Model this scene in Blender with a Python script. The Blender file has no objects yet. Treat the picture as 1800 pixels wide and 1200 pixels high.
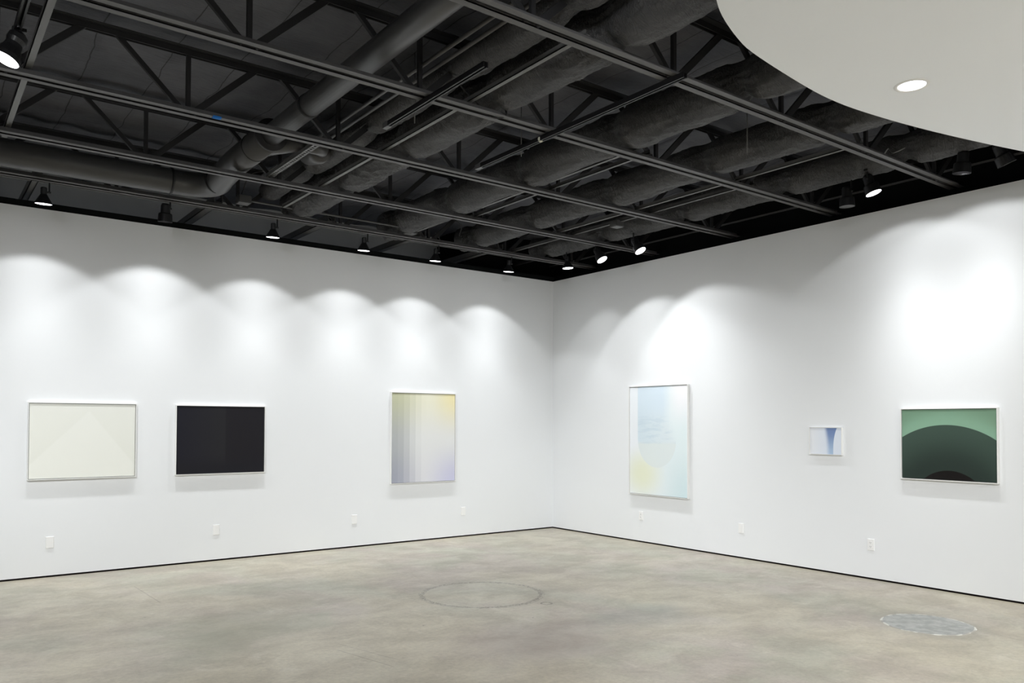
import bpy, bmesh, math, random
from mathutils import Vector, Matrix, noise
random.seed(4)
S = bpy.context.scene
COL = S.collection
PI = math.pi

# ---------------------------------------------------------------- camera
cd = bpy.data.cameras.new('camera'); cam = bpy.data.objects.new('camera', cd); COL.objects.link(cam)
yaw, pitch, roll = 0.6472433, 0.0230189, 0.0029342
Fw = Vector((math.sin(yaw)*math.cos(pitch), math.cos(yaw)*math.cos(pitch), math.sin(pitch)))
Rt = Vector((math.cos(yaw), -math.sin(yaw), 0)); Up = Rt.cross(Fw)
Rt, Up = Rt*math.cos(roll)+Up*math.sin(roll), Up*math.cos(roll)-Rt*math.sin(roll)
M = Matrix((Rt, Up, -Fw)).transposed().to_4x4(); M.translation = Vector((-7.690, -9.167, 1.530))
cam.matrix_world = M
cd.sensor_width = 36.0; cd.lens = 1412.72/1800*36; cd.shift_y = 113.17/1800
cd.clip_start = 0.05
S.camera = cam

# ---------------------------------------------------------------- world, exposure
w = bpy.data.worlds.new('World'); S.world = w; w.use_nodes = True
w.node_tree.nodes['Background'].inputs[0].default_value = (0.5, 0.55, 0.6, 1)
w.node_tree.nodes['Background'].inputs[1].default_value = 0.3
vs = S.view_settings
vs.view_transform = 'Standard'; vs.look = 'None'; vs.gamma = 1; vs.use_curve_mapping = False
vs.exposure = 0.0
WALL_HEAD = 152.0     # beam power of one lit track head
FILL_FLOOD = 800.0        # beam power of an added, unseen fill head
RHEAD = 132.0; FILL_FLOOR = 520.0; BIG = 1500.0
CAN = 290.0            # watts of a recessed ceiling can

# ---------------------------------------------------------------- node helpers
def mat(name, col=(0.5,0.5,0.5), rough=0.5, spec=0.5, metal=0.0):
    m = bpy.data.materials.new(name); m.use_nodes = True
    b = m.node_tree.nodes['Principled BSDF']
    b.inputs['Base Color'].default_value = (*col, 1); b.inputs['Roughness'].default_value = rough
    b.inputs['Specular IOR Level'].default_value = spec; b.inputs['Metallic'].default_value = metal
    return m
def lin(r, g, b):
    f = lambda c: (c/255/12.92 if c/255 <= 0.04045 else ((c/255+0.055)/1.055)**2.4)
    return (f(r), f(g), f(b))
class NT:
    """tiny expression builder over shader nodes"""
    def __init__(s, m): s.m = m; s.t = m.node_tree; s.b = s.t.nodes['Principled BSDF']; s.L = s.t.links.new
    def coord(s, kind='Object'): return s.t.nodes.new('ShaderNodeTexCoord').outputs[kind]
    def xyz(s, v):
        n = s.t.nodes.new('ShaderNodeSeparateXYZ'); s.L(v, n.inputs[0]); return n.outputs[0], n.outputs[1], n.outputs[2]
    def op(s, o, a, b=0.0, c=0.0, clamp=False):
        n = s.t.nodes.new('ShaderNodeMath'); n.operation = o; n.use_clamp = clamp
        for i, v in enumerate((a, b, c)):
            if isinstance(v, (int, float)): n.inputs[i].default_value = v
            else: s.L(v, n.inputs[i])
        return n.outputs[0]
    def smooth(s, v, lo, hi, a=0.0, b=1.0):
        n = s.t.nodes.new('ShaderNodeMapRange'); n.interpolation_type = 'SMOOTHSTEP'
        s.L(v, n.inputs[0])
        n.inputs[1].default_value = lo; n.inputs[2].default_value = hi; n.inputs[3].default_value = a; n.inputs[4].default_value = b
        return n.outputs[0]
    def step(s, v, lo, hi, a=0.0, b=1.0):
        n = s.t.nodes.new('ShaderNodeMapRange'); s.L(v, n.inputs[0])
        n.inputs[1].default_value = lo; n.inputs[2].default_value = hi; n.inputs[3].default_value = a; n.inputs[4].default_value = b
        return n.outputs[0]
    def mix(s, f, a, b, mode='MIX'):
        n = s.t.nodes.new('ShaderNodeMix'); n.data_type = 'RGBA'; n.blend_type = mode
        for i, v in ((0, f), (6, a), (7, b)):
            if isinstance(v, tuple): n.inputs[i].default_value = (*v[:3], 1)
            elif isinstance(v, (int, float)): n.inputs[i].default_value = v
            else: s.L(v, n.inputs[i])
        return n.outputs[2]
    def noise(s, v, scale=5, detail=4, rough=0.5, dist=0.0, stretch=None):
        if stretch:
            mp = s.t.nodes.new('ShaderNodeMapping'); mp.inputs['Scale'].default_value = stretch; s.L(v, mp.inputs[0]); v = mp.outputs[0]
        n = s.t.nodes.new('ShaderNodeTexNoise'); n.inputs['Scale'].default_value = scale; n.inputs['Detail'].default_value = detail
        n.inputs['Roughness'].default_value = rough; n.inputs['Distortion'].default_value = dist
        s.L(v, n.inputs['Vector']); return n.outputs[0]
    def bump(s, h, strength=0.3, dist=0.01):
        n = s.t.nodes.new('ShaderNodeBump'); n.inputs['Strength'].default_value = strength; n.inputs['Distance'].default_value = dist
        s.L(h, n.inputs['Height']); s.L(n.outputs[0], s.b.inputs['Normal'])
    def color(s, c): s.L(c, s.b.inputs['Base Color'])
    def roughness(s, c): s.L(c, s.b.inputs['Roughness'])

# ---------------------------------------------------------------- materials
M_WALL = mat('white_wall_paint', (0.80, 0.805, 0.81), 0.75, 0.25)
n = NT(M_WALL); c = n.coord(); n.bump(n.noise(c, 220, 3), 0.08, 0.002)
n.color(n.mix(n.noise(c, 0.9, 3), (0.795, 0.812, 0.825), (0.815, 0.828, 0.838)))
M_SOFFIT = mat('soffit_paint', (0.92, 0.95, 0.985), 0.85, 0.15)
M_BLACKWALL = mat('black_wall_paint', (0.0042, 0.0048, 0.0052), 0.8, 0.1)
M_GAP = mat('dark_reveal', (0.006, 0.004, 0.004), 0.9, 0.1)
M_STEEL = mat('charcoal_steel_paint', (0.105, 0.103, 0.102), 0.5, 0.4)
n = NT(M_STEEL); c = n.coord(); n.color(n.mix(n.noise(c, 9, 4), (0.076, 0.076, 0.077), (0.112, 0.110, 0.110)))
M_WEB = mat('shaded_web_steel', (0.022, 0.022, 0.024), 0.6, 0.3)  # joist steel coloured darker for shade on sideways faces; joint rings share it
M_BLACK = mat('black_enamel', (0.006, 0.006, 0.007), 0.45, 0.4)
M_BAR = mat('grey_strut_metal', (0.11, 0.11, 0.11), 0.45, 0.5)
M_PIPE = mat('grey_conduit', (0.075, 0.075, 0.076), 0.4, 0.5)

M_DUCT = mat('painted_sheet_duct', (0.058, 0.058, 0.060), 0.38, 0.5)
n = NT(M_DUCT); c = n.coord(); n.color(n.mix(n.noise(c, 4, 4), (0.048, 0.048, 0.050), (0.068, 0.067, 0.069)))

def cloth(name, dark, light, amt):
    m = mat(name, dark, 0.75, 0.3); n = NT(m); c = n.coord()
    a = n.noise(c, 5.0, 5, 0.6, 0.6, (1.0, 0.35, 1.0)); b = n.noise(c, 16, 6, 0.6, 2.5)
    k = n.noise(c, 9.0, 3, 0.5, 3.5, (0.6, 1.6, 0.6))
    cr = n.smooth(n.op('ABSOLUTE', n.op('SUBTRACT', k, 0.5)), 0.0, 0.05)
    n.color(n.mix(n.smooth(a, 0.3, 0.75), dark, light))
    h = n.op('ADD', n.op('MULTIPLY', b, 0.6), n.op('MULTIPLY', cr, 0.25))
    n.bump(h, amt, 0.03); return m
M_WRAP = cloth('duct_wrap_fabric', (0.056, 0.056, 0.058), (0.092, 0.091, 0.092), 0.9)
M_WRAP.node_tree.nodes['Principled BSDF'].inputs['Roughness'].default_value = 0.5

M_BLANKET = mat('insulation_blanket', (0.05, 0.05, 0.055), 0.7, 0.3)
n = NT(M_BLANKET); c = n.coord(); X, Y, Z = n.xyz(c)
wv = n.op('MULTIPLY', n.op('SUBTRACT', n.noise(c, 1.3, 3), 0.5), 0.16)
sm = n.op('PINGPONG', n.op('ADD', n.op('ADD', X, 20.05), wv), 0.24)
seam = n.smooth(sm, 0.0, 0.007)
base = n.mix(n.smooth(n.noise(c, 2.4, 5, 0.6), 0.3, 0.7), (0.070, 0.072, 0.083), (0.108, 0.110, 0.124))
n.color(n.mix(seam, (0.016, 0.016, 0.018), base))
wr = n.noise(c, 7, 6, 0.62, 1.6, (0.5, 2.2, 1)); n.bump(n.op('ADD', n.op('MULTIPLY', wr, 0.9), n.smooth(sm, 0.0, 0.05, 0, 0.5)), 0.6, 0.03)

M_REAR = mat('lightened_insulation', (0.62, 0.62, 0.62), 0.8, 0.2)  # dark grey insulation, colour lightened to stand in for missing light
M_FLOOR = mat('polished_concrete', (0.4, 0.37, 0.32), 0.35, 0.45)
n = NT(M_FLOOR); c = n.coord(); X, Y, Z = n.xyz(c)
big = n.smooth(n.noise(c, 0.55, 5, 0.6, 0.5), 0.36, 0.64)
med = n.smooth(n.noise(c, 2.1, 7, 0.66, 0.35, (1, 1.2, 1)), 0.32, 0.70)
fin = n.noise(c, 30, 7, 0.75)
hue = n.smooth(n.noise(c, 1.1, 5, 0.6, 0.3), 0.40, 0.60)
tone = n.mix(hue, (0.395, 0.390, 0.305), (0.425, 0.372, 0.322))
tone = n.mix(big, tone, (0.505, 0.458, 0.348))
tone = n.mix(n.op('MULTIPLY', med, 0.45), tone, (0.27, 0.24, 0.205))
tone = n.mix(n.op('MULTIPLY', n.smooth(n.noise(c, 3.4, 7, 0.68, 0.4, (1.3, 1, 1)), 0.54, 0.72), 0.42), tone, (0.62, 0.58, 0.49))
tone = n.mix(n.smooth(fin, 0.35, 0.70, 0.0, 0.34), tone, (0.19, 0.165, 0.14))
# darker mauve brown area in the middle of the room
def blot(cx, cy, R, k, colr, tone):
    dx = n.op('SUBTRACT', X, cx); dy = n.op('SUBTRACT', Y, cy)
    r = n.op('ADD', n.op('SQRT', n.op('ADD', n.op('MULTIPLY', dx, dx), n.op('MULTIPLY', dy, dy))), n.op('MULTIPLY', n.op('SUBTRACT', n.noise(c, 1.6, 5, 0.6), 0.5), R*1.6))
    return n.mix(n.smooth(r, R*0.3, R, k, 0), tone, colr)
tone = blot(-4.1, -4.7, 0.9, 0.5, (0.29, 0.235, 0.215), tone)
tone = blot(-2.9, -4.6, 0.5, 0.35, (0.24, 0.25, 0.235), tone)
tone = blot(-5.6, -3.2, 0.8, 0.4, (0.29, 0.28, 0.215), tone)
# specks
sp = n.noise(c, 11, 2, 0.5); tone = n.mix(n.smooth(sp, 0.775, 0.80, 0, 0.55), tone, (0.11, 0.09, 0.075))
# faded ring of stains
def ring(cx, cy, R, wd, seg, strength, tone, lo=0.5):
    dx = n.op('SUBTRACT', X, cx); dy = n.op('SUBTRACT', Y, cy)
    r = n.op('SQRT', n.op('ADD', n.op('MULTIPLY', dx, dx), n.op('MULTIPLY', dy, dy)))
    wob = n.op('MULTIPLY', n.op('SUBTRACT', n.noise(c, 14, 3), 0.5), wd*1.2)
    d = n.op('ABSOLUTE', n.op('ADD', n.op('SUBTRACT', r, R), wob))
    k = n.op('MULTIPLY', n.smooth(d, wd*0.5, wd, 1, 0), n.smooth(n.noise(c, seg, 3, 0.6), lo-0.06, lo+0.06))
    return n.mix(n.op('MULTIPLY', k, strength), tone, (0.10, 0.085, 0.07))
tone = ring(-3.51, -3.19, 0.545, 0.030, 40, 0.68, tone, 0.53)
tone = ring(-3.51, -3.19, 0.53, 0.022, 60, 0.7, tone, 0.52)
tone = ring(-3.51, -3.19, 0.545, 0.04, 4, 0.12, tone, 0.5)
tone = ring(-3.28, -3.83, 0.045, 0.012, 40, 0.7, tone, 0.42)
def scratch(x0, y0, x1, y1, wd, strength, tone):
    L = math.hypot(x1-x0, y1-y0); ux, uy = (x1-x0)/L, (y1-y0)/L
    dx = n.op('SUBTRACT', X, x0); dy = n.op('SUBTRACT', Y, y0)
    al = n.op('ADD', n.op('MULTIPLY', dx, ux), n.op('MULTIPLY', dy, uy))
    ac = n.op('ABSOLUTE', n.op('ADD', n.op('ADD', n.op('MULTIPLY', dx, -uy), n.op('MULTIPLY', dy, ux)), n.op('MULTIPLY', n.op('SUBTRACT', n.noise(c, 5, 3), 0.5), wd*2)))
    k = n.op('MULTIPLY', n.smooth(ac, wd*0.5, wd, 1, 0), n.op('MULTIPLY', n.step(al, 0, 0.05), n.step(al, L-0.05, L, 1, 0)))
    return n.mix(n.op('MULTIPLY', k, strength), tone, (0.14, 0.11, 0.085))
tone = scratch(-5.945, -0.97, -5.92, -1.88, 0.006, 0.5, tone)
tone = scratch(-5.33, -4.05, -5.20, -4.66, 0.007, 0.4, tone)
tone = scratch(-5.26, -3.93, -5.10, -4.55, 0.006, 0.35, tone)
tone = scratch(-0.62, -2.33, -0.52, -2.42, 0.02, 0.5, tone)
# hairline mesh for the patch halo
dx = n.op('SUBTRACT', X, -1.37); dy = n.op('SUBTRACT', Y, -6.13)
r = n.op('SQRT', n.op('ADD', n.op('MULTIPLY', dx, dx), n.op('MULTIPLY', dy, dy)))
tone = n.mix(n.smooth(r, 0.33, 0.50, 0.32, 0), tone, (0.24, 0.24, 0.22))
n.color(tone)
n.roughness(n.step(med, 0, 1, 0.30, 0.48))
n.bump(fin, 0.05, 0.002)

M_PATCH = mat('grey_mortar', (0.36, 0.37, 0.36), 0.6, 0.3)
n = NT(M_PATCH); c = n.coord(); n.color(n.mix(n.smooth(n.noise(c, 11, 6, 0.6, 0.3), 0.35, 0.65), (0.29, 0.30, 0.285), (0.41, 0.415, 0.40)))
M_PATCHRIM = mat('pale_mortar_edge', (0.62, 0.62, 0.58), 0.7, 0.2)
n = NT(M_PATCHRIM); c = n.coord(); n.color(n.mix(n.smooth(n.noise(c, 9, 4), 0.45, 0.60), (0.36, 0.35, 0.32), (0.62, 0.62, 0.57)))

M_FRAME = mat('white_frame_lacquer', (0.84, 0.84, 0.82), 0.45, 0.4)
M_PLATE = mat('white_plastic', (0.86, 0.86, 0.85), 0.3, 0.5)
M_SLOT = mat('socket_slot', (0.10, 0.10, 0.10), 0.6, 0.2)
M_BLUE = mat('blue_masking_tape', lin(30, 110, 190), 0.7, 0.2)
M_TAPE = mat('pale_tape', (0.55, 0.55, 0.45), 0.7, 0.2)
def emit(name, col, s):
    m = mat(name, (0.8, 0.8, 0.8), 0.4); b = m.node_tree.nodes['Principled BSDF']
    b.inputs['Emission Color'].default_value = (*col, 1); b.inputs['Emission Strength'].default_value = s; return m
M_LENS = emit('lit_lamp_lens', (1.0, 0.97, 1.0), 6.0)
M_LENSOFF = mat('dark_lamp_lens', (0.03, 0.03, 0.035), 0.2, 0.5)
M_BAFFLE = mat('silver_baffle', (0.10, 0.11, 0.13), 0.3, 0.6)

# ---------------------------------------------------------------- mesh helpers
def link(name, bm, m, parent=None, smooth=False):
    me = bpy.data.meshes.new(name)
    bmesh.ops.recalc_face_normals(bm, faces=bm.faces[:])
    bm.to_mesh(me); bm.free()
    for k in (m if isinstance(m, (list, tuple)) else [m]): me.materials.append(k)
    if smooth:
        for p in me.polygons: p.use_smooth = True
    o = bpy.data.objects.new(name, me); COL.objects.link(o)
    if parent: o.parent = parent
    return o
def box(bm, a, b):
    r = bmesh.ops.create_cube(bm, size=1)
    s = [max(abs(b[i]-a[i]), 1e-5) for i in range(3)]; cc = [(a[i]+b[i])/2 for i in range(3)]
    for v in r['verts']: v.co = Vector((v.co[i]*s[i]+cc[i] for i in range(3)))
    return r['verts']
def bar(bm, p, q, wd, dp, up=Vector((0, 1, 0))):
    """rectangular bar from p to q; wd across, dp along 'up'"""
    p, q = Vector(p), Vector(q); d = (q-p).normalized(); s = d.cross(up).normalized(); u = s.cross(d)
    vs = []
    for e in (p, q):
        for i, j in ((-1,-1), (1,-1), (1,1), (-1,1)): vs.append(bm.verts.new(e+s*(i*wd/2)+u*(j*dp/2)))
    for f in ((0,1,2,3), (7,6,5,4), (0,4,5,1), (1,5,6,2), (2,6,7,3), (3,7,4,0)): bm.faces.new([vs[k] for k in f])
def tube(bm, pts, radii, seg=20, caps=True, wob=None):
    pts = [Vector(p) for p in pts]
    if isinstance(radii, (int, float)): radii = [radii]*len(pts)
    up = None; rings = []
    for i, p in enumerate(pts):
        d = (pts[min(i+1, len(pts)-1)]-pts[max(i-1, 0)]).normalized()
        if up is None:
            up = Vector((0,0,1)) if abs(d.z) < 0.9 else Vector((1,0,0))
        s = d.cross(up).normalized(); up = s.cross(d).normalized()
        rg = []
        for k in range(seg):
            a = 2*PI*k/seg; r = radii[i]
            if wob: r *= wob(p, a, i)
            rg.append(bm.verts.new(p+(s*math.cos(a)+up*math.sin(a))*r))
        rings.append(rg)
    for i in range(len(rings)-1):
        for k in range(seg):
            bm.faces.new((rings[i][k], rings[i][(k+1)%seg], rings[i+1][(k+1)%seg], rings[i+1][k]))
    if caps: bm.faces.new(rings[0][::-1]); bm.faces.new(rings[-1])
def lathe(bm, prof, seg=28, mtx=None, caps=(False, False)):
    """prof: list of (r, z); axis Z"""
    rings = []
    for r, z in prof:
        rg = []
        for k in range(seg):
            v = Vector((r*math.cos(2*PI*k/seg), r*math.sin(2*PI*k/seg), z))
            rg.append(bm.verts.new(mtx @ v if mtx else v))
        rings.append(rg)
    for i in range(len(rings)-1):
        for k in range(seg): bm.faces.new((rings[i][k], rings[i][(k+1)%seg], rings[i+1][(k+1)%seg], rings[i+1][k]))
    if caps[0]: bm.faces.new(rings[0][::-1])
    if caps[1]: bm.faces.new(rings[-1])
def tag(o, label=None, cat=None, group=None, kind=None):
    if label: o['label'] = label
    if cat: o['category'] = cat
    if group: o['group'] = group
    if kind: o['kind'] = kind
    return o
def empty(name, loc=(0,0,0), rz=0.0):
    o = bpy.data.objects.new(name, None); COL.objects.link(o); o.location = loc; o.rotation_euler = (0, 0, rz)
    o.empty_display_size = 0.1; return o
def copy_tree(o, parent=None):
    c = o.copy(); COL.objects.link(c); c.parent = parent
    if o.type == 'LIGHT': pass
    for ch in [k for k in o.children]: copy_tree(ch, c)
    return c
def structure(name, boxes, m, label=None, smooth=False):
    bm = bmesh.new()
    for a, b in boxes: box(bm, a, b)
    o = link(name, bm, m); return tag(o, label, None, None, 'structure')

# ---------------------------------------------------------------- the room
H = 3.66
XW, YS = -12.0, -13.0
structure('floor', [((XW-0.2, YS-0.2, -0.12), (0.65, 1.15, 0.0))], M_FLOOR, 'mottled beige polished concrete floor')
G = 0.018
structure('wall_left', [((XW, 0.0, G), (0.15, 0.15, H))], M_WALL, 'white gallery wall on the left holding three paintings')
structure('wall_right', [((0.0, YS, G), (0.15, 0.0, H))], M_WALL, 'white gallery wall on the right holding three paintings')
structure('baseboard_left', [((XW, 0.008, 0.0), (0.15, 0.13, G))], M_GAP, 'thin black reveal under the left wall')
structure('baseboard_right', [((0.008, YS, 0.0), (0.13, 0.008, G))], M_GAP, 'thin black reveal under the right wall')
structure('wall_back', [((XW, YS-0.15, 0.0), (0.15, YS, 4.4))], M_WALL, 'white wall behind the camera')
structure('wall_side', [((XW-0.15, YS, 0.0), (XW, 1.1, 4.4))], M_WALL, 'white wall at the far left beyond the picture')
structure('wall_upper_right', [((0.20, YS, 0.0), (0.35, 1.1, 4.45))], M_BLACKWALL, 'black painted upper wall above the white right wall')
structure('trim_1', [((XW, 0.004, H), (0.03, 0.15, 3.725))], M_BLACKWALL, 'black cap strip along the top of the left wall')
structure('wall_rear', [((XW, 1.02, 3.0), (-1.35, 1.1, 4.5))], M_REAR, 'dark grey insulated wall seen beyond the top of the left wall')
structure('wall_upper_corner', [((-1.35, 0.30, 0.0), (0.20, 0.38, 4.45))], M_BLACKWALL, 'black painted upper wall in the corner')
structure('wall_upper_side', [((-1.40, 0.30, H), (-1.35, 1.1, 4.45))], M_BLACKWALL, 'black return panel near the corner')
structure('trim_2', [((0.18, YS, 3.945), (0.20, 0.3, 3.962))], M_STEEL, 'thin steel ledger along the black upper right wall')

# joist lines
JY = [-6.94, -5.68, -4.445, -3.15, -1.87, -0.69]
ZB, ZT = 3.77, 4.235

# ceiling: insulation blanket over the joists, sagging in each bay
bm = bmesh.new(); nx, ny = 170, 240; grid = []
for j in range(ny+1):
    y = YS + (1.1-YS)*j/ny; row = []
    ph = ((y-JY[0])/1.25) % 1.0
    for i in range(nx+1):
        x = XW + (0.6-XW)*i/nx
        sag = 0.045*math.sin(PI*ph)
        fold = noise.noise(Vector((x*1.7, y*3.2, 3)))*0.022 + noise.noise(Vector((x*0.6, y*0.8, 9)))*0.02
        near = math.exp(-min(ph, 1-ph)**2/0.010)
        z = 4.335 - sag + fold - 0.035*near*(0.5+noise.noise(Vector((x*5, y, 1)))) + 0.012*abs(math.sin((x+20.05)*PI/0.48))
        row.append(bm.verts.new((x, y, z)))
    grid.append(row)
for j in range(ny):
    for i in range(nx): bm.faces.new((grid[j][i], grid[j][i+1], grid[j+1][i+1], grid[j+1][i]))
ceil = tag(link('ceiling', bm, M_BLANKET, None, True), 'dark grey insulation blanket ceiling with stitched seams between the joists', None, None, 'structure')
ceil_roof = structure('ceiling.001', [((XW-0.15, YS-0.15, 4.46), (0.65, 1.15, 4.56))], M_BLACKWALL, 'dark roof deck')

# curved white soffit
edge = [(-0.0, -6.985), (-0.5, -6.825), (-0.97, -6.69), (-1.58, -6.545), (-2.16, -6.43), (-2.75, -6.352), (-3.09, -6.343), (-3.44, -6.372),
        (-3.97, -6.439), (-4.141, -6.485), (-4.405, -6.585), (-4.569, -6.675), (-4.85, -6.87), (-5.15, -7.13), (-5.42, -7.45), (-5.64, -7.85),
        (-5.8, -8.35), (-5.88, -9.0), (-5.9, -10.0), (-5.9, YS)]
# chaikin smoothing
for _ in range(2):
    e2 = [edge[0]]
    for a, b in zip(edge, edge[1:]):
        e2 += [(a[0]*0.75+b[0]*0.25, a[1]*0.75+b[1]*0.25), (a[0]*0.25+b[0]*0.75, a[1]*0.25+b[1]*0.75)]
    edge = e2+[edge[-1]]
ring_pts = edge+[(0.0, YS)]
bm = bmesh.new()
lo = [bm.verts.new((x, y, 3.60)) for x, y in ring_pts]; hi = [bm.verts.new((x, y, 3.72)) for x, y in ring_pts]
bm.faces.new(lo); bm.faces.new(hi[::-1]).material_index = 1
for i in range(len(lo)):
    k = (i+1) % len(lo); bm.faces.new((lo[i], lo[k], hi[k], hi[i])).material_index = 0
tag(link('ceiling.002', bm, [M_SOFFIT, M_BLACKWALL]), 'curved pale grey white dropped soffit at the upper right', None, None, 'structure')

# ---------------------------------------------------------------- bar joists
NODES = [-10.77+1.17*k for k in range(10)]
def joist(y, label):
    t = tag(empty('bar_joist', (0, y, ZB)), label, 'joist', 'steel bar joists across the ceiling')
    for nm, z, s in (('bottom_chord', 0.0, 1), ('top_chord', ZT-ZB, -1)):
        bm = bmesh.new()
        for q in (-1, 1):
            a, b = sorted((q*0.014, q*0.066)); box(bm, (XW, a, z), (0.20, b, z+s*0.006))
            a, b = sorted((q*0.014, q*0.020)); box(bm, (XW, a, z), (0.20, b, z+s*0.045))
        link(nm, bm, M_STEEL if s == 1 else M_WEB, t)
    h = ZT-ZB
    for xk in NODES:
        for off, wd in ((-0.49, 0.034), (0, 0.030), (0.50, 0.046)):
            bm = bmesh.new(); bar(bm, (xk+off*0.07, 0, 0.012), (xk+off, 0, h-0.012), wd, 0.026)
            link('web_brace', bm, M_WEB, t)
    return t
nm = ['hidden joist above the curved white soffit', 'bar joist nearest the camera, its splice near the white soffit', 'bar joist second nearest the camera, crossed by the short light track',
      'bar joist in the middle, with a dot of blue tape', 'bar joist second from the left wall', 'bar joist nearest the left wall, above the row of track lights']
for y, l in list(zip(JY, nm))[1:]: joist(y, 'charcoal steel '+l)

# splice plates / tape dots on the chords
bm = bmesh.new(); box(bm, (-5.93, -0.067, -0.004), (-5.87, -0.03, 0.008)); o = link('masking_tape', bm, M_BLUE); o.location = (0, JY[3], ZB-0.001)
tag(o, 'scrap of blue masking tape on the underside of a ceiling joist', 'tape')

# bridging bars and struts laid along Y
def rod_y(name, x, y0, y1, z, wd, ht, m, label, cat, grp=None):
    bm = bmesh.new(); box(bm, (-wd/2, 0, -0.003), (wd/2, y1-y0, 0.003)); box(bm, (-wd/2, 0, -0.003), (-wd/2+0.005, y1-y0, ht))
    o = link(name, bm, m); o.location = (x, y0, z); return tag(o, label, cat, grp)
rod_y('bridging_bar', -7.09, -7.6, -1.6, ZB+0.051, 0.042, 0.035, M_BAR, 'long grey angle bar crossing the joists at the far left of the ceiling', 'bar')
rod_y('bridging_bar', -2.86, -4.5, -0.6, ZB+0.051, 0.034, 0.030, M_BAR, 'grey angle bar beside the second wrapped duct, left one of the pair', 'bar')
rod_y('bridging_bar', -2.70, -4.5, -1.8, ZB+0.051, 0.030, 0.028, M_PIPE, 'grey angle bar beside the second wrapped duct, right one of the pair', 'bar')
rod_y('bridging_bar', -1.50, -5.7, -1.8, ZB+0.051, 0.034, 0.03, M_BAR, 'grey angle bar between the third and fourth wrapped ducts', 'bar')
rod_y('bridging_bar', -1.28, -4.5, -0.6, ZB+0.051, 0.034, 0.03, M_PIPE, 'dim angle bar beside the fourth duct near the corner', 'bar')
rod_y('bridging_bar', -4.52, -5.7, -0.95, ZB+0.051, 0.036, 0.03, M_BAR, 'grey angle bar running under the slim wrapped duct', 'bar')
for x, l in ((-4.90, 'left'), (-4.81, 'right')):
    bm = bmesh.new(); tube(bm, [(0, 0, 0), (0, 5.0, 0)], 0.014, 10)
    o = link('conduit_pipe', bm, M_PIPE, None, True); o.location = (x, -6.3, 3.985)
    tag(o, 'thin grey conduit above the joists, %s one of the parallel pair' % l, 'conduit', 'paired conduits by the slim duct')
# cross beams from the last joist over the left wall
for x, wd, l in ((-6.74, 0.06, 'far left one, beside the first lit track light'), (-5.13, 0.09, 'second, beside the unlit light'), (-3.87, 0.09, 'third, between two lit track lights'),
             (-2.68, 0.08, 'fourth, left of the fifth light'), (-1.50, 0.08, 'last one, nearest the corner')):
    bm = bmesh.new(); box(bm, (-wd/2, 0, 0), (wd/2, 1.72, 0.006)); box(bm, (-wd/2, 0, 0), (-wd/2+0.008, 1.72, 0.07)); box(bm, (wd/2-0.008, 0, 0), (wd/2, 1.72, 0.07))
    o = link('cross_beam', bm, M_BAR if x < -6 else M_PIPE); o.location = (x, -0.72, ZB+0.052)
    tag(o, 'short grey steel cross beam over the left wall, '+l, 'beam', 'cross beams over the left wall')
# perforated strut
bm = bmesh.new(); L = 1.30; N = 30; wd = 0.06
for s in (-1, 1):
    a, b = sorted((s*wd/2, s*0.011)); box(bm, (a, 0, 0), (b, L, 0.003))
    a, b = sorted((s*wd/2, s*(wd/2-0.003))); box(bm, (a, 0, 0), (b, L, 0.03))
for k in range(N+1): box(bm, (-0.011, k*L/N-0.010, 0), (0.011, k*L/N+0.010, 0.003))
o = link('slotted_strut', bm, M_BAR); o.location = (-5.02, -3.12, ZB+0.05); tag(o, 'slotted metal strut channel spanning two joists below the branch duct', 'strut')

# ---------------------------------------------------------------- wrapped ducts
def wrapped(x, z, r, y0, y1, label, seed, name='insulated_duct'):
    bm = bmesh.new(); pts, rad = [], []; n_ = int((y1-y0)/0.018)
    for i in range(n_+1):
        y = y0+(y1-y0)*i/n_
        dj = min(abs(y-j) for j in JY+[-8.2, 0.6])
        pin = math.exp(-(dj/0.10)**2)
        end = min(1, math.sqrt(max(0.0, min(y-y0, y1-y))/0.10)) if min(y-y0, y1-y) < 0.10 else 1
        rr = r*(1+0.10*noise.noise(Vector((seed, y*1.4, 0)))-0.30*pin)*max(end, 0.25)
        dz = -0.02*(1-pin)+0.012*noise.noise(Vector((seed+5, y*0.9, 2)))
        pts.append((0.02*noise.noise(Vector((seed+9, y*0.8, 4))), y, dz)); rad.append(rr)
    def ridge(v, k): return max(0.0, 1-abs(noise.noise(v))*k)**2
    def wob(p, a, i):
        ca, sa = math.cos(a), math.sin(a); y = p.y
        wv = noise.noise(Vector((ca*1.8+seed, y*2.6, sa*1.8)))*0.075
        f1 = ridge(Vector((ca*2.0+seed, y*5.0+a*0.9, sa*2.0)), 3.2)*0.055
        f2 = ridge(Vector((ca*4.5+seed, y*9.0-a*1.3, sa*4.5)), 3.0)*0.032
        dj = min(abs(y-j) for j in JY); g = math.exp(-(dj/0.22)**2)
        wr = ridge(Vector((a*2.6, seed, y*1.0)), 2.6)*0.10*g
        amt = 0.45+0.9*abs(noise.noise(Vector((seed*2, y*1.1, 5))))*2
        return 1+wv+(f1+f2)*amt+wr
    tube(bm, pts, rad, 72, True, wob)
    o = link(name, bm, M_WRAP, None, True); o.location = (x, 0, z); return tag(o, label, 'duct', 'wrapped ducts between the joists')
wrapped(-4.25, 3.985, 0.172, -7.9, -0.45, 'wrinkled wrapped air duct, leftmost of the four big ones, crossing the middle of the ceiling', 1.3)
wrapped(-2.97, 3.98, 0.168, -7.9, -0.30, 'wrinkled wrapped air duct, second of the four big ones, under the long light track', 4.1)
wrapped(-1.86, 3.97, 0.158, -7.9, -0.30, 'wrinkled fabric wrapped air duct, third of the four big ones', 7.7)
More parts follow.
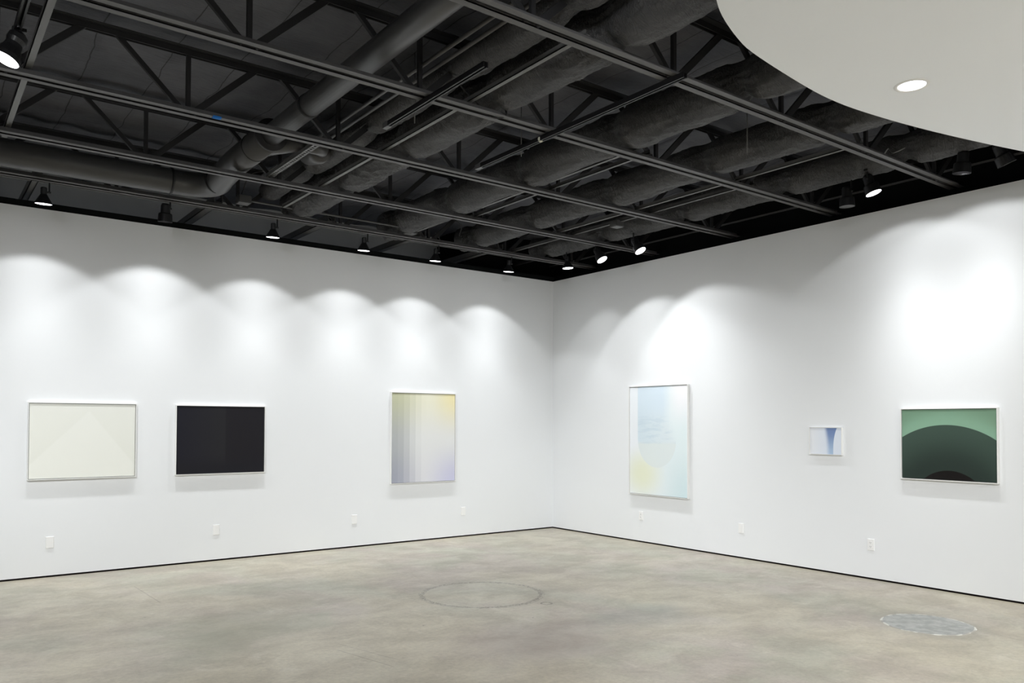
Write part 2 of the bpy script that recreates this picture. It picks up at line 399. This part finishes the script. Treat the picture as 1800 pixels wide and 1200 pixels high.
wrapped(-0.72, 3.975, 0.150, -7.9, -0.40, 'wrinkled fabric wrapped air duct, the one nearest the right wall', 9.2)
wrapped(-4.62, 4.03, 0.105, -7.9, -0.60, 'slim crinkled wrapped duct just left of the big wrapped duct', 12.5)

# ---------------------------------------------------------------- sheet metal duct
t = tag(empty('metal_duct', (-5.28, -2.62, 3.94)), 'smooth dark round sheet metal duct with elbow and side branch', 'duct')
def child(name, bm, m, smooth=True):
    o = link(name, bm, m, t, smooth); o.matrix_parent_inverse = Matrix.Translation(t.location).inverted(); return o
bm = bmesh.new(); tube(bm, [(-5.28, -7.9, 3.94), (-5.28, -2.6, 3.94)], 0.086, 28); child('narrow_pipe', bm, M_DUCT)
for yy, rr in ((-3.42, 0.092), (-5.9, 0.092)):
    bm = bmesh.new(); tube(bm, [(-5.28, yy-0.012, 3.94), (-5.28, yy+0.012, 3.94)], rr, 28); child('joint_ring', bm, M_WEB)
bm = bmesh.new()
pts = [(-5.28, -2.62, 3.945), (-5.28, -1.75, 3.945), (-5.29, -1.35, 3.90)]
for k in range(0, 9):
    a = PI/2*k/8; pts.append((-5.29-0.26*(1-math.cos(a)), -1.26+0.26*math.sin(a), 3.875))
pts += [(-6.6, -1.0, 3.872), (-9.5, -1.0, 3.865)]
tube(bm, pts, [0.120]*len(pts), 32); child('wide_pipe', bm, M_DUCT)
for p, q, rr in (((-5.28, -2.64, 3.945), (-5.28, -2.60, 3.945), 0.134), ((-5.28, -2.25, 3.945), (-5.28, -2.235, 3.945), 0.125), ((-5.30, -1.27, 3.885), (-5.30, -1.245, 3.885), 0.127), ((-5.66, -1.0, 3.875), (-5.68, -1.0, 3.875), 0.127)):
    bm = bmesh.new(); tube(bm, [p, q], rr, 32); child('joint_ring', bm, M_WEB)
bm = bmesh.new(); tube(bm, [(-5.28, -2.36, 3.93), (-5.16, -2.50, 3.93), (-5.06, -2.58, 3.93), (-4.97, -2.60, 3.93)], [0.10, 0.085, 0.072, 0.068], 24); child('branch_cone', bm, M_DUCT)
bm = bmesh.new(); tube(bm, [(-5.00, -2.60, 3.93), (-4.975, -2.60, 3.93)], 0.082, 24); child('joint_ring', bm, M_WEB)
bm = bmesh.new(); tube(bm, [(-4.97, -2.60, 3.93), (-4.86, -2.60, 3.93), (-4.80, -2.56, 3.94), (-4.77, -2.46, 3.95)], 0.058, 24); child('branch_pipe', bm, M_DUCT)
bm = bmesh.new(); tube(bm, [(-4.78, -2.50, 3.96), (-4.76, -2.40, 3.98), (-4.76, -2.20, 4.02), (-4.76, -2.08, 4.08)], [0.10, 0.115, 0.115, 0.09], 24); child('branch_boot', bm, M_DUCT)

# ---------------------------------------------------------------- light tracks
def track(p, q, label, end=True):
    p, q = Vector(p), Vector(q); L = (q-p).length
    t = tag(empty('light_track', p, math.atan2(q.y-p.y, q.x-p.x)), label, 'light track')
    bm = bmesh.new()
    box(bm, (0, -0.018, 0.012), (L, 0.018, 0.018))
    for s in (-1, 1):
        a, b = sorted((s*0.018, s*0.012)); box(bm, (0, a, -0.014), (L, b, 0.018))
        a, b = sorted((s*0.018, s*0.007)); box(bm, (0, a, -0.017), (L, b, -0.013))
    link('rail', bm, M_BLACK, t)
    if end:
        bm = bmesh.new(); box(bm, (-0.03, -0.02, -0.019), (0.05, 0.02, 0.019)); link('end_cap', bm, M_PIPE, t)
    return t
ZTR = ZB-0.022
track((-4.865, -3.87, ZTR), (-4.865, -5.15, ZTR), 'short empty black light track hanging under the joists, nearer the left')
track((-3.775, -3.50, ZTR), (-3.775, -5.80, ZTR), 'long empty black light track hanging under two joists with a scrap of pale tape')
track((-0.66, 0.1, ZTR+0.10), (-0.66, -7.4, ZTR+0.10), 'black light track running parallel to the right wall', False)
track((-7.218, -3.88, ZTR), (-7.218, -5.75, ZTR), 'black light track at the top left corner holding the large lamp', False)
track((-9.0, -0.56, ZTR+0.055), (-0.35, -0.56, ZTR+0.055), 'long black light track running along the left wall', False)
bm = bmesh.new(); tube(bm, [(0, 0, 0), (0, 0.02, 0)], 0.024, 12); o = link('tape_wrap', bm, M_TAPE, None, True); o.location = (-3.775, -4.36, ZTR); tag(o, 'scrap of pale tape wrapped round the long light track', 'tape')

# ---------------------------------------------------------------- track heads
def beam(ld, sigma, tail):
    """reflector lamp: intensity falls off as a gaussian of the angle from the beam axis"""
    ld.use_nodes = True; t = ld.node_tree; L = t.links.new; em = t.nodes['Emission']
    tc = t.nodes.new('ShaderNodeTexCoord'); sx = t.nodes.new('ShaderNodeSeparateXYZ'); L(tc.outputs['Normal'], sx.inputs[0])
    def op(o, a, b=0.0):
        n_ = t.nodes.new('ShaderNodeMath'); n_.operation = o
        for i, v in enumerate((a, b)):
            if isinstance(v, (int, float)): n_.inputs[i].default_value = v
            else: L(v, n_.inputs[i])
        return n_.outputs[0]
    ang = op('ARCCOSINE', op('MINIMUM', op('ABSOLUTE', sx.outputs[2]), 0.999999))
    g = op('EXPONENT', op('MULTIPLY', op('MULTIPLY', ang, ang), -0.5/math.radians(sigma)**2))
    L(op('ADD', g, tail), em.inputs['Strength'])
def head(style, lit, loc, aim, drop, label, cone=70, watts=WALL_HEAD, grp=None, blend=0.55, light_aim=None, sigma=13.0, on=False, tail=0.17, soft=0.045):
    """loc = mouth centre; aim = direction the mouth faces; drop = height of the track above the mouth"""
    aim = Vector(aim).normalized(); t = tag(empty('track_light', loc), label, 'track light', grp)
    q = (-aim).to_track_quat('Z', 'Y').to_matrix().to_4x4()     # local +Z = away from the mouth
    bm = bmesh.new()
    if style == 'cone':
        prof = [(0.071, 0.004), (0.075, 0.0), (0.074, 0.012), (0.030, 0.088), (0.027, 0.092), (0.0275, 0.150), (0.022, 0.158), (0.001, 0.160)]; neck = 0.115
    elif style == 'bell':
        prof = [(0.071, 0.004), (0.077, 0.0), (0.072, 0.030), (0.048, 0.085), (0.044, 0.11), (0.052, 0.135), (0.05, 0.165), (0.03, 0.185), (0.001, 0.187)]; neck = 0.165
    else:
        prof = [(0.068, 0.004), (0.070, 0.0), (0.066, 0.075), (0.060, 0.085), (0.046, 0.088), (0.044, 0.165), (0.036, 0.182), (0.001, 0.184)]; neck = 0.14
    lathe(bm, prof, 32, q); link('lamp_housing', bm, M_BLACK, t, False)
    bm = bmesh.new(); deep = on and not lit      # lamp set back inside a dark baffle
    rr_ = 0.058 if deep else (0.069 if style != 'can' else 0.066); z0 = 0.068 if deep else 0.003
    lathe(bm, [(0.0005, z0+0.003), (0.03, z0+0.002), (rr_, z0)], 32, q)
    link('lens', bm, M_LENS if (lit or on) else M_LENSOFF, t, True)
    k = q @ Vector((0.045 if style != 'bell' else 0.0, 0, neck))
    if style == 'bell': k = q @ Vector((0, 0, 0.17))
    side = q @ Vector((0.026, 0, neck))
    bm = bmesh.new()
    if (side-k).length > 1e-3: tube(bm, [side*0.8+k*0.2-(k-side)*1.2, k+(k-side)*0.7], 0.009, 12)
    link('knob', bm, M_BLACK, t, True) if bm.verts else bm.free()
    bm = bmesh.new(); tube(bm, [k, (k.x, k.y, drop)], 0.0075, 10); box(bm, (k.x-0.035, k.y-0.017, drop-0.02), (k.x+0.035, k.y+0.017, drop)); link('stem', bm, M_BLACK, t)
    if (lit or on) and watts:
        ld = bpy.data.lights.new('spot', 'SPOT'); ld.energy = watts; ld.spot_size = math.radians(cone); ld.spot_blend = blend; ld.shadow_soft_size = soft
        ld.color = (0.965, 0.985, 1.0); beam(ld, sigma, tail)
        lo_ = bpy.data.objects.new('lamp_light', ld); COL.objects.link(lo_); lo_.parent = t
        la = Vector(light_aim or aim).normalized()
        lo_.location = aim*0.012; lo_.rotation_euler = (-la).to_track_quat('Z', 'Y').to_euler()
    return t
gl = 'track lights along the left wall'; gr = 'track lights along the right wall'
ZL = 3.575
LEFT = [(-6.685, 1, 'far left, brightly lit'), (-5.61, 0, 'second in the row, dark faced'), (-4.49, 1, 'third in the row'),
        (-3.39, 1, 'fourth in the row'), (-2.40, 1, 'above the striped yellow painting'), (-1.25, 1, 'last in the row, nearest the corner')]
for x, lit, l in LEFT:
    head('cone' if lit else 'can', lit, (x, -0.56, ZL), (0.0, 0.10, -1), ZTR+0.055-ZL, 'black %s track light over the left wall, ' % ('cone' if lit else 'cylinder')+l, 109, WALL_HEAD, gl, 0.22, (0, 0.07, -1), 17.0, True, 0.14)
ZR = 3.60
head('cone', 1, (-0.70, -1.14, ZR), (0.03, -0.05, -1), ZTR+0.10-ZR, 'small black cone track light over the right wall, nearest the corner', 92, RHEAD*0.5, gr, 0.4, (0.24, 0.0, -1), 13)
head('can', 1, (-0.72, -1.82, ZR), (0.12, -0.50, -0.85), ZTR+0.10-ZR, 'lit black track light, left one of the tilted pair above the tall pale painting', 106, RHEAD*1.25, gr, 0.25, (0.13, -0.16, -0.9), 17)
head('can', 1, (-0.72, -2.48, ZR), (0.10, -0.50, -0.85), ZTR+0.10-ZR, 'lit black track light, right one of the tilted pair near the corner', 106, RHEAD*1.25, gr, 0.25, (0.13, -0.28, -0.9), 17)
head('can', 1, (-0.72, -5.37, ZR+0.03), (0.10, -0.30, -0.95), ZTR+0.10-ZR-0.03, 'lit black track light at upper right, above the green painting', 122, RHEAD*0.9, gr, 0.22, (0.36, 0.0, -0.9), 14, False, 0.13)
head('can', 0, (-0.70, -5.10, ZR-0.03), (0.02, 0.0, -1), ZTR+0.10-ZR+0.03, 'unlit black track light with silvery mouth, left of the lit one at upper right', 60, 0, gr)
head('can', 0, (-0.70, -6.12, ZR+0.03), (0.02, 0.1, -1), ZTR+0.10-ZR-0.03, 'dark faced black track light below the tip of the white soffit, left one', 126, RHEAD*0.8, gr, 0.22, (0.36, 0.04, -0.9), 14, True, 0.14)
head('can', 0, (-0.66, -6.45, ZR+0.03), (0.35, -0.3, -1), ZTR+0.10-ZR-0.03, 'unlit black track light below the tip of the white soffit, right one', 60, 0, gr)
head('bell', 1, (-7.275, -3.93, 3.55), (-0.38, -0.04, -0.92), ZTR-3.55, 'large black bell lamp shining at the top left edge of the photo', 120, BIG*0.6, None, 0.5, (-0.45, 0.25, -0.85), 16, False, 0.06, 0.10)
# unseen fill heads added behind and beside the camera to brighten walls and floor
for (x, y, tx, ty, tz, k, sg) in ((-8.6, -4.6, -7.2, 0, 0.7, 0.8, 12), (-8.7, -6.6, -4.2, 0, 0.6, 1, 11), (-6.6, -8.2, -1.2, 0, 0.6, 1, 10), (-6.7, -8.6, 0, -3.0, 0.6, 1, 11), (-6.6, -9.6, 0, -6.2, 0.7, 0.6, 12),
                               (-8.6, -4.0, -5.0, -3.2, 0, 0.8, 17), (-8.9, -7.6, -4.4, -4.6, 0, 0.9, 14), (-6.6, -7.8, -2.4, -4.4, 0, 0.7, 14)):
    a = Vector((tx-x, ty-y, tz-3.6))
    head('can', 1, (x, y, 3.6), a, ZTR-3.6, 'added black fill light out of view', 70, (FILL_FLOOR if tz == 0 else FILL_FLOOD)*k, 'added fill lights behind the camera', 0.5, None, sg, False, 0.045, 0.16)

# ---------------------------------------------------------------- recessed cans in the soffit
def can(x, y, label, grp=None, k=0.35):
    t = tag(empty('recessed_downlight', (x, y, 3.60)), label, 'ceiling light', grp)
    bm = bmesh.new(); lathe(bm, [(0.078, -0.001), (0.082, -0.006), (0.098, -0.004), (0.100, 0.0)], 40); link('trim_ring', bm, M_FRAME, t, True)
    bm = bmesh.new(); lathe(bm, [(0.0005, -0.0025), (0.079, -0.0015)], 40); link('lens', bm, M_LENS, t, True)
    ld = bpy.data.lights.new('can', 'SPOT'); ld.energy = CAN*k; ld.spot_size = math.radians(140); ld.spot_blend = 0.9; ld.shadow_soft_size = 0.07
    o = bpy.data.objects.new('lamp_light', ld); COL.objects.link(o); o.parent = t; o.location = (0, 0, -0.02)
can(-2.83, -6.765, 'round recessed downlight glowing white in the curved soffit')
for x, y in ((-1.3, -9.4), (-4.2, -9.6), (-1.6, -11.8), (-4.3, -11.8)): can(x, y, 'added fill downlight out of view', 'added fill downlights out of view', 1.3)  # unseen downlights added to brighten the soffit by floor bounce

# ---------------------------------------------------------------- junction boxes and cables
def jbox(p, s, label, m=M_PIPE):
    bm = bmesh.new(); box(bm, (-s, -s, -s*0.6), (s, s, s*0.6)); bmesh.ops.bevel(bm, geom=bm.edges[:], offset=0.006, segments=2, affect='EDGES')
    o = link('junction_box', bm, m); o.location = p; tag(o, label, 'junction box')
jbox((-4.93, -0.90, 3.84), 0.065, 'grey junction box near the left end of the last joist')
jbox((-1.29, -2.66, 3.80), 0.060, 'grey junction box hanging between the fourth duct and the third')
jbox((-2.92, -0.84, 3.83), 0.065, 'grey junction box behind the last joist, above the fourth track light')
def cable(name, pts, r, m, label, cat='cable'):
    P = [Vector(p) for p in pts]; P = [2*P[0]-P[1]]+P+[2*P[-1]-P[-2]]; out = []
    for i in range(1, len(P)-2):
        for k in range(8):
            u = k/8; a, b, c, d = P[i-1:i+3]
            out.append(0.5*((2*b)+(c-a)*u+(2*a-5*b+4*c-d)*u*u+(3*b-a-3*c+d)*u**3))
    out.append(P[-2]); o0 = out[0].copy(); bm = bmesh.new(); tube(bm, [p-o0 for p in out], r, 8)
    o = link(name, bm, m, None, True); o.location = o0; return tag(o, label, cat)
cable('conduit_pipe', [(-4.86, -0.84, 3.86), (-4.2, -0.83, 3.86), (-3.0, -0.83, 3.86)], 0.012, M_PIPE, 'thin grey conduit joining two junction boxes along the last joist', 'conduit')
cable('conduit_pipe', [(-8.6, -0.34, 3.845), (-4.0, -0.34, 3.845), (-1.1, -0.34, 3.845), (-0.75, -0.36, 3.845), (-0.62, -0.50, 3.85), (-0.70, -0.66, 3.86)], 0.015, M_PIPE, 'long dark conduit along the left wall that bends back near the corner', 'conduit')
cable('hanging_cable', [(-4.95, -0.9, 3.9), (-4.9, -1.05, 4.08), (-4.7, -1.15, 4.13), (-4.6, -1.15, 4.22)], 0.006, M_BLACK, 'thin black cable looping up from the left junction box')
cable('hanging_cable', [(-4.65, -4.40, 4.02), (-4.45, -4.42, 3.86), (-4.30, -4.44, 3.77), (-4.22, -4.50, 3.80), (-4.30, -4.44, 3.95)], 0.007, M_BLACK, 'black cable drooping over the second joist beside the big wrapped duct')
cable('hanging_cable', [(-2.30, -0.40, 3.98), (-2.22, -0.38, 3.90), (-2.26, -0.36, 3.80), (-2.24, -0.36, 3.70)], 0.006, M_PIPE, 'short cable end dangling above the left wall near the fifth lamp')
cable('hanging_cable', [(-2.85, -0.86, 3.9), (-2.6, -1.0, 4.03), (-2.35, -1.05, 3.95), (-2.3, -0.95, 3.84)], 0.006, M_BLACK, 'black cable looping from the junction box above the fourth lamp')
cable('hanging_cable', [(-1.20, -5.9, 3.80), (-1.16, -5.78, 3.80), (-1.12, -5.72, 3.86), (-0.98, -5.6, 3.86)], 0.006, M_BAR, 'pale wire curling between joists near the white soffit')
for (x, y, l) in ((-3.62, -3.9, 'in front of the second duct'), (-4.70, -4.0, 'near the short light track'), (-2.2, -5.1, 'by the nearest joist')):
    bm = bmesh.new(); tube(bm, [(0, 0, 0), (0, 0, 4.30-3.77)], 0.004, 8); o = link('hanger_rod', bm, M_BAR, None, True); o.location = (x, y, 3.765); tag(o, 'thin vertical hanger rod '+l, 'rod')

# ---------------------------------------------------------------- framed works
def framed(name, loc, w_, h_, rz, art, label, depth=0.038, fw=0.007, gap=0.006, gapmat=None):
    """loc = lower left outer corner on the wall; local x along the wall, local -y into the room"""
    t = tag(empty(name, loc, rz), label, 'painting')
    bm = bmesh.new()
    box(bm, (0, -depth, 0), (w_, -0.001, fw)); box(bm, (0, -depth, h_-fw), (w_, -0.001, h_)); box(bm, (0, -depth, fw), (fw, -0.001, h_-fw)); box(bm, (w_-fw, -depth, fw), (w_, -0.001, h_-fw))
    link('frame', bm, M_FRAME, t)
    bm = bmesh.new(); box(bm, (fw, -0.012, fw), (w_-fw, -0.002, h_-fw)); link('backing', bm, gapmat or M_FRAME, t)
    a = fw+gap; bm = bmesh.new(); box(bm, (0, -depth+0.008, 0), (w_-2*a, -0.012, h_-2*a)); o = link('canvas', bm, art(w_-2*a, h_-2*a), t); o.location = (a, 0, a)
    return t
def canvas_mat(nm, rough=0.65):
    m = mat(nm, (0.5, 0.5, 0.5), rough, 0.25); n = NT(m); c = n.coord(); x, _, z = n.xyz(c); return m, n, c, x, z
def art_white(w_, h_):
    m, n, c, x, z = canvas_mat('warm_white_painting')
    # faint cone of light widening downwards
    l = n.op('SUBTRACT', n.op('MULTIPLY', x, 1.32/w_*0.5), n.op('MULTIPLY', n.op('SUBTRACT', z, 0.18*h_), 0.50/h_))
    left = n.smooth(l, -0.012, 0.012)
    r_ = n.op('SUBTRACT', n.op('MULTIPLY', n.op('SUBTRACT', w_*1.02, x), 1.0/w_), n.op('MULTIPLY', n.op('SUBTRACT', z, 0.12*h_), 0.60/h_))
    right = n.smooth(r_, -0.015, 0.015)
    k = n.op('MULTIPLY', left, right)
    col = n.mix(k, lin(229, 230, 221), lin(233, 234, 226))
    col = n.mix(n.step(z, 0, h_, 0.0, 0.35), col, lin(232, 233, 229)); n.color(col); return m
def art_black(w_, h_):
    m, n, c, x, z = canvas_mat('near_black_painting', 0.6)
    a = n.mix(n.step(x, 0, 0.54*w_), (0.0070, 0.0070, 0.0135), (0.0135, 0.0135, 0.016))
    a = n.mix(n.smooth(x, 0.54*w_, 0.545*w_), a, (0.0080, 0.0072, 0.0105))
    a = n.mix(n.smooth(z, 0.05*h_, 0.30*h_, 1, 0), a, (0.0072, 0.0070, 0.011)); n.color(a); return m
def art_stripe(w_, h_):
    m, n, c, x, z = canvas_mat('striped_yellow_lilac_painting')
    u = n.op('DIVIDE', x, w_); v = n.op('DIVIDE', z, h_)
    uq = n.op('DIVIDE', n.op('FLOOR', n.op('MULTIPLY', u, 11.0)), 11.0)
    us = n.mix(n.smooth(u, 0.45, 0.62), uq, u)
    q = n.t.nodes.new('ShaderNodeRGBToBW'); n.L(us, q.inputs[0]); us = q.outputs[0]
    top = n.mix(n.smooth(us, 0.0, 0.55), lin(188, 190, 160), lin(232, 230, 208)); top = n.mix(n.smooth(u, 0.55, 1.02), top, lin(238, 227, 176))
    mid = n.mix(n.smooth(us, 0.0, 0.45), lin(174, 177, 178), lin(226, 227, 226))
    bot = n.mix(n.smooth(us, 0.0, 0.5), lin(160, 163, 176), lin(222, 222, 226)); bot = n.mix(n.smooth(u, 0.45, 1.0), bot, lin(200, 200, 224))
    a = n.mix(n.smooth(v, 0.0, 0.5), bot, mid); a = n.mix(n.smooth(v, 0.45, 1.02), a, top)
    n.color(n.mix(n.op('MULTIPLY', n.noise(c, 30, 3, 0.5, 0, (6, 1, 0.4)), 0.05), a, (0.4, 0.4, 0.4))); return m
def art_pale(w_, h_):
    m, n, c, x, z = canvas_mat('pale_blue_painting')
    u = n.op('DIVIDE', x, w_); v = n.op('DIVIDE', z, h_)
    base = n.mix(n.smooth(u, 0.0, 1.0), lin(234, 238, 242), lin(222, 234, 236))
    base = n.mix(n.op('MULTIPLY', n.smooth(v, 0.55, 0.95), n.smooth(u, 0.6, 0.9)), base, lin(240, 239, 242))
    base = n.mix(n.op('MULTIPLY', n.smooth(v, 0.0, 0.45, 1, 0), n.smooth(u, 0.5, 1.0)), base, lin(208, 226, 230))
    def blob(cx, cy, rx, ry, s0, s1):
        dx = n.op('DIVIDE', n.op('SUBTRACT', u, cx), rx); dy = n.op('DIVIDE', n.op('SUBTRACT', v, cy), ry)
        return n.smooth(n.op('SQRT', n.op('ADD', n.op('MULTIPLY', dx, dx), n.op('MULTIPLY', dy, dy))), s0, s1, 1, 0)
    base = n.mix(n.op('MULTIPLY', blob(0.22, 0.19, 0.42, 0.27, 0.1, 1.15), 0.95), base, lin(228, 231, 206))
    low = n.smooth(v, 0.485, 0.515, 1, 0); fade = n.smooth(u, 0.62, 0.86, 1, 0)
    bowl = n.op('MULTIPLY', blob(0.485, 0.50, 0.335, 0.25, 0.97, 1.01), low)
    upper = n.op('MULTIPLY', n.smooth(v, 0.485, 0.515), n.op('MULTIPLY', n.smooth(u, 0.140, 0.160), n.smooth(n.op('SUBTRACT', u, n.op('MULTIPLY', n.smooth(v, 0.5, 0.75, 1, 0), 0.10)), 0.56, 0.76, 1, 0)))
    col = n.op('MULTIPLY', n.op('ADD', bowl, upper), n.smooth(v, 0.2, 0.5, 0.75, 1))
    cc = n.mix(n.smooth(v, 0.46, 0.50), lin(220, 228, 228), n.mix(n.smooth(u, 0.1, 0.8), lin(210, 224, 232), lin(218, 228, 232)))
    cc = n.mix(n.smooth(v, 0.62, 0.85), cc, lin(212, 226, 236))
    st = n.op('MULTIPLY', n.smooth(n.noise(c, 6, 5, 0.6, 0.6, (0.7, 1, 3.2)), 0.45, 0.66), n.op('MULTIPLY', n.smooth(v, 0.46, 0.49), n.smooth(v, 0.64, 0.80, 1, 0)))
    cc = n.mix(n.op('MULTIPLY', st, 0.5), cc, lin(190, 208, 220))
    n.color(n.mix(col, base, cc)); return m
def art_blue(w_, h_):
    m, n, c, x, z = canvas_mat('small_blue_painting')
    u = n.op('DIVIDE', x, w_); v = n.op('DIVIDE', z, h_)
    f = n.op('POWER', v, 3.0)
    redge = n.op('ADD', 0.745, n.op('MULTIPLY', f, 0.115)); ledge = n.op('SUBTRACT', 0.52, n.op('MULTIPLY', n.op('POWER', v, 2.0), 0.08))
    inr = n.smooth(n.op('SUBTRACT', redge, u), -0.004, 0.004)
    k = n.op('MULTIPLY', n.smooth(n.op('SUBTRACT', u, ledge), -0.02, 0.14), inr)
    blue = n.mix(n.smooth(v, 0.0, 0.9), lin(172, 194, 220), lin(120, 142, 186))
    bg = n.mix(n.smooth(u, 0.0, 0.55), lin(232, 235, 240), lin(222, 229, 240)); n.color(n.mix(k, bg, blue)); return m
def art_green(w_, h_):
    m, n, c, x, z = canvas_mat('green_arc_painting', 0.55)
    def rad(cx, cz):
        dx = n.op('SUBTRACT', x, cx); dz = n.op('SUBTRACT', z, cz); return n.op('SQRT', n.op('ADD', n.op('MULTIPLY', dx, dx), n.op('MULTIPLY', dz, dz)))
    r1 = rad(0.485*w_, 0.78*h_-0.755); r2 = rad(0.515*w_, 0.13*h_-0.34)
    sky = n.mix(n.smooth(r1, 0.755, 0.95), (0.245, 0.43, 0.315), (0.155, 0.275, 0.19))
    sky = n.mix(n.op('MULTIPLY', n.noise(c, 7, 4, 0.6), 0.45), sky, (0.20, 0.30, 0.19))
    hill = n.mix(n.smooth(r1, 0.38, 0.74), (0.020, 0.033, 0.027), (0.050, 0.082, 0.064))
    hill = n.mix(n.op('MULTIPLY', n.noise(c, 60, 3, 0.6), 0.25), hill, (0.03, 0.05, 0.04))
    core = (0.0045, 0.0032, 0.003)
    a = n.mix(n.smooth(r1, 0.753, 0.757), hill, sky); a = n.mix(n.smooth(r2, 0.338, 0.343), core, a); n.color(a); return m
M_GREY = mat('frame_gap_shade_grey', (0.25, 0.25, 0.25), 0.8, 0.1)  # backing coloured grey to hold the shade of the gap round the canvas
framed('framed_painting', (-6.725, 0, 0.968), 0.985, 0.768, 0, art_white, 'framed off white painting with a faint pale cone shape, leftmost on the left wall', gapmat=M_GREY)
framed('framed_painting', (-5.345, 0, 0.968), 0.985, 0.762, 0, art_black, 'framed near black painting in a white frame on the left wall', gapmat=M_GREY)
framed('framed_painting', (-2.722, 0, 0.762), 0.982, 1.180, 0, art_stripe, 'tall framed painting with fine vertical stripes fading yellow to lilac', gapmat=M_GREY)
framed('framed_painting', (0, -1.612, 0.622), 1.000, 1.412, -PI/2, art_pale, 'largest tall framed painting, pale blue rounded form with yellow glow, on the right wall', 0.042, gapmat=M_GREY)
framed('framed_painting', (0, -4.262, 1.222), 0.372, 0.288, -PI/2, art_blue, 'small square framed picture with a blue flared column on white', 0.032, 0.006, 0.002)
framed('framed_painting', (0, -5.248, 1.020), 0.862, 0.672, -PI/2, art_green, 'framed painting of a dark green arch under a lighter green sky', 0.042, gapmat=M_GREY)

# ---------------------------------------------------------------- wall plates
def plate(loc, rz, label, socket):
    t = tag(empty('wall_outlet' if socket else 'blank_wall_plate', loc, rz), label, 'wall outlet' if socket else 'wall plate')
    bm = bmesh.new(); w2, h_ = 0.036, 0.1145
    vs = box(bm, (-w2, -0.008, 0), (w2, 0, h_))
    for v in vs:
        if v.co.y < -0.004: v.co.x *= 0.93; v.co.z = (v.co.z-h_/2)*0.955+h_/2
    link('cover_plate', bm, M_PLATE, t)
    if socket:
        for zc in (0.038, 0.0765):
            bm = bmesh.new(); box(bm, (-0.017, -0.0105, zc-0.014), (0.017, -0.006, zc+0.014)); bmesh.ops.bevel(bm, geom=[e for e in bm.edges if abs(e.verts[0].co.y-e.verts[1].co.y) > 0.003], offset=0.008, segments=3, affect='EDGES')
            r = link('receptacle', bm, M_PLATE, t)
            bm = bmesh.new()
            for dx in (-0.0065, 0.0065): box(bm, (dx-0.0013, -0.0112, zc-0.001), (dx+0.0013, -0.0102, zc+0.008))
            box(bm, (-0.0022, -0.0112, zc-0.010), (0.0022, -0.0102, zc-0.0055)); link('slots', bm, M_SLOT, r)
    else:
        bm = bmesh.new()
        for zc in (0.016, 0.098): tube(bm, [(0, -0.0072, zc), (0, -0.0092, zc)], 0.003, 10)
        link('screws', bm, M_PLATE, t)
ZP = 0.288
plate((-6.517, 0, ZP), 0, 'white blank plate low on the left wall below the off white painting', False)
plate((-4.895, 0, ZP), 0, 'white blank plate low on the left wall below the black painting', False)
plate((-3.212, 0, ZP), 0, 'white blank plate low on the left wall, left of the striped painting', False)
plate((-1.592, 0, ZP), 0, 'white blank plate low on the left wall, closest to the corner', False)
plate((0, -1.797, ZP), -PI/2, 'white power outlet under the tall pale blue painting', True)
plate((0, -3.368, ZP), -PI/2, 'white blank plate low on the right wall between the outlets', False)
plate((0, -4.922, ZP), -PI/2, 'white power outlet left of and below the green painting', True)

# ---------------------------------------------------------------- floor patch
t = tag(empty('floor_patch', (-1.37, -6.13, 0)), 'round grey mortar patch with a pale rim set in the concrete floor', 'floor patch')
def rr(a, k): return 0.325*k*(1+0.05*noise.noise(Vector((math.cos(a)*1.5, math.sin(a)*1.5, 0.3)))+0.02*noise.noise(Vector((math.cos(a)*6, math.sin(a)*6, 2))))
bm = bmesh.new(); N = 96; vs = [bm.verts.new((rr(2*PI*k/N, 0.97)*math.cos(2*PI*k/N), rr(2*PI*k/N, 0.97)*math.sin(2*PI*k/N), 0.0025)) for k in range(N)]; bm.faces.new(vs); link('mortar_disc', bm, M_PATCH, t)
bm = bmesh.new(); a_, b_, c_ = [], [], []
for k in range(N):
    a = 2*PI*k/N; wd = 0.018+0.016*noise.noise(Vector((math.cos(a)*4, math.sin(a)*4, 8)))
    for lst, kk, z in ((a_, 0.975-wd, 0.0026), (b_, 0.985, 0.0045), (c_, 1.0+wd*0.4, 0.0)):
        lst.append(bm.verts.new((rr(a, kk)*math.cos(a), rr(a, kk)*math.sin(a), z)))
for k in range(N):
    q = (k+1) % N; bm.faces.new((a_[k], a_[q], b_[q], b_[k])); bm.faces.new((b_[k], b_[q], c_[q], c_[k]))
link('rim', bm, M_PATCHRIM, t, True)
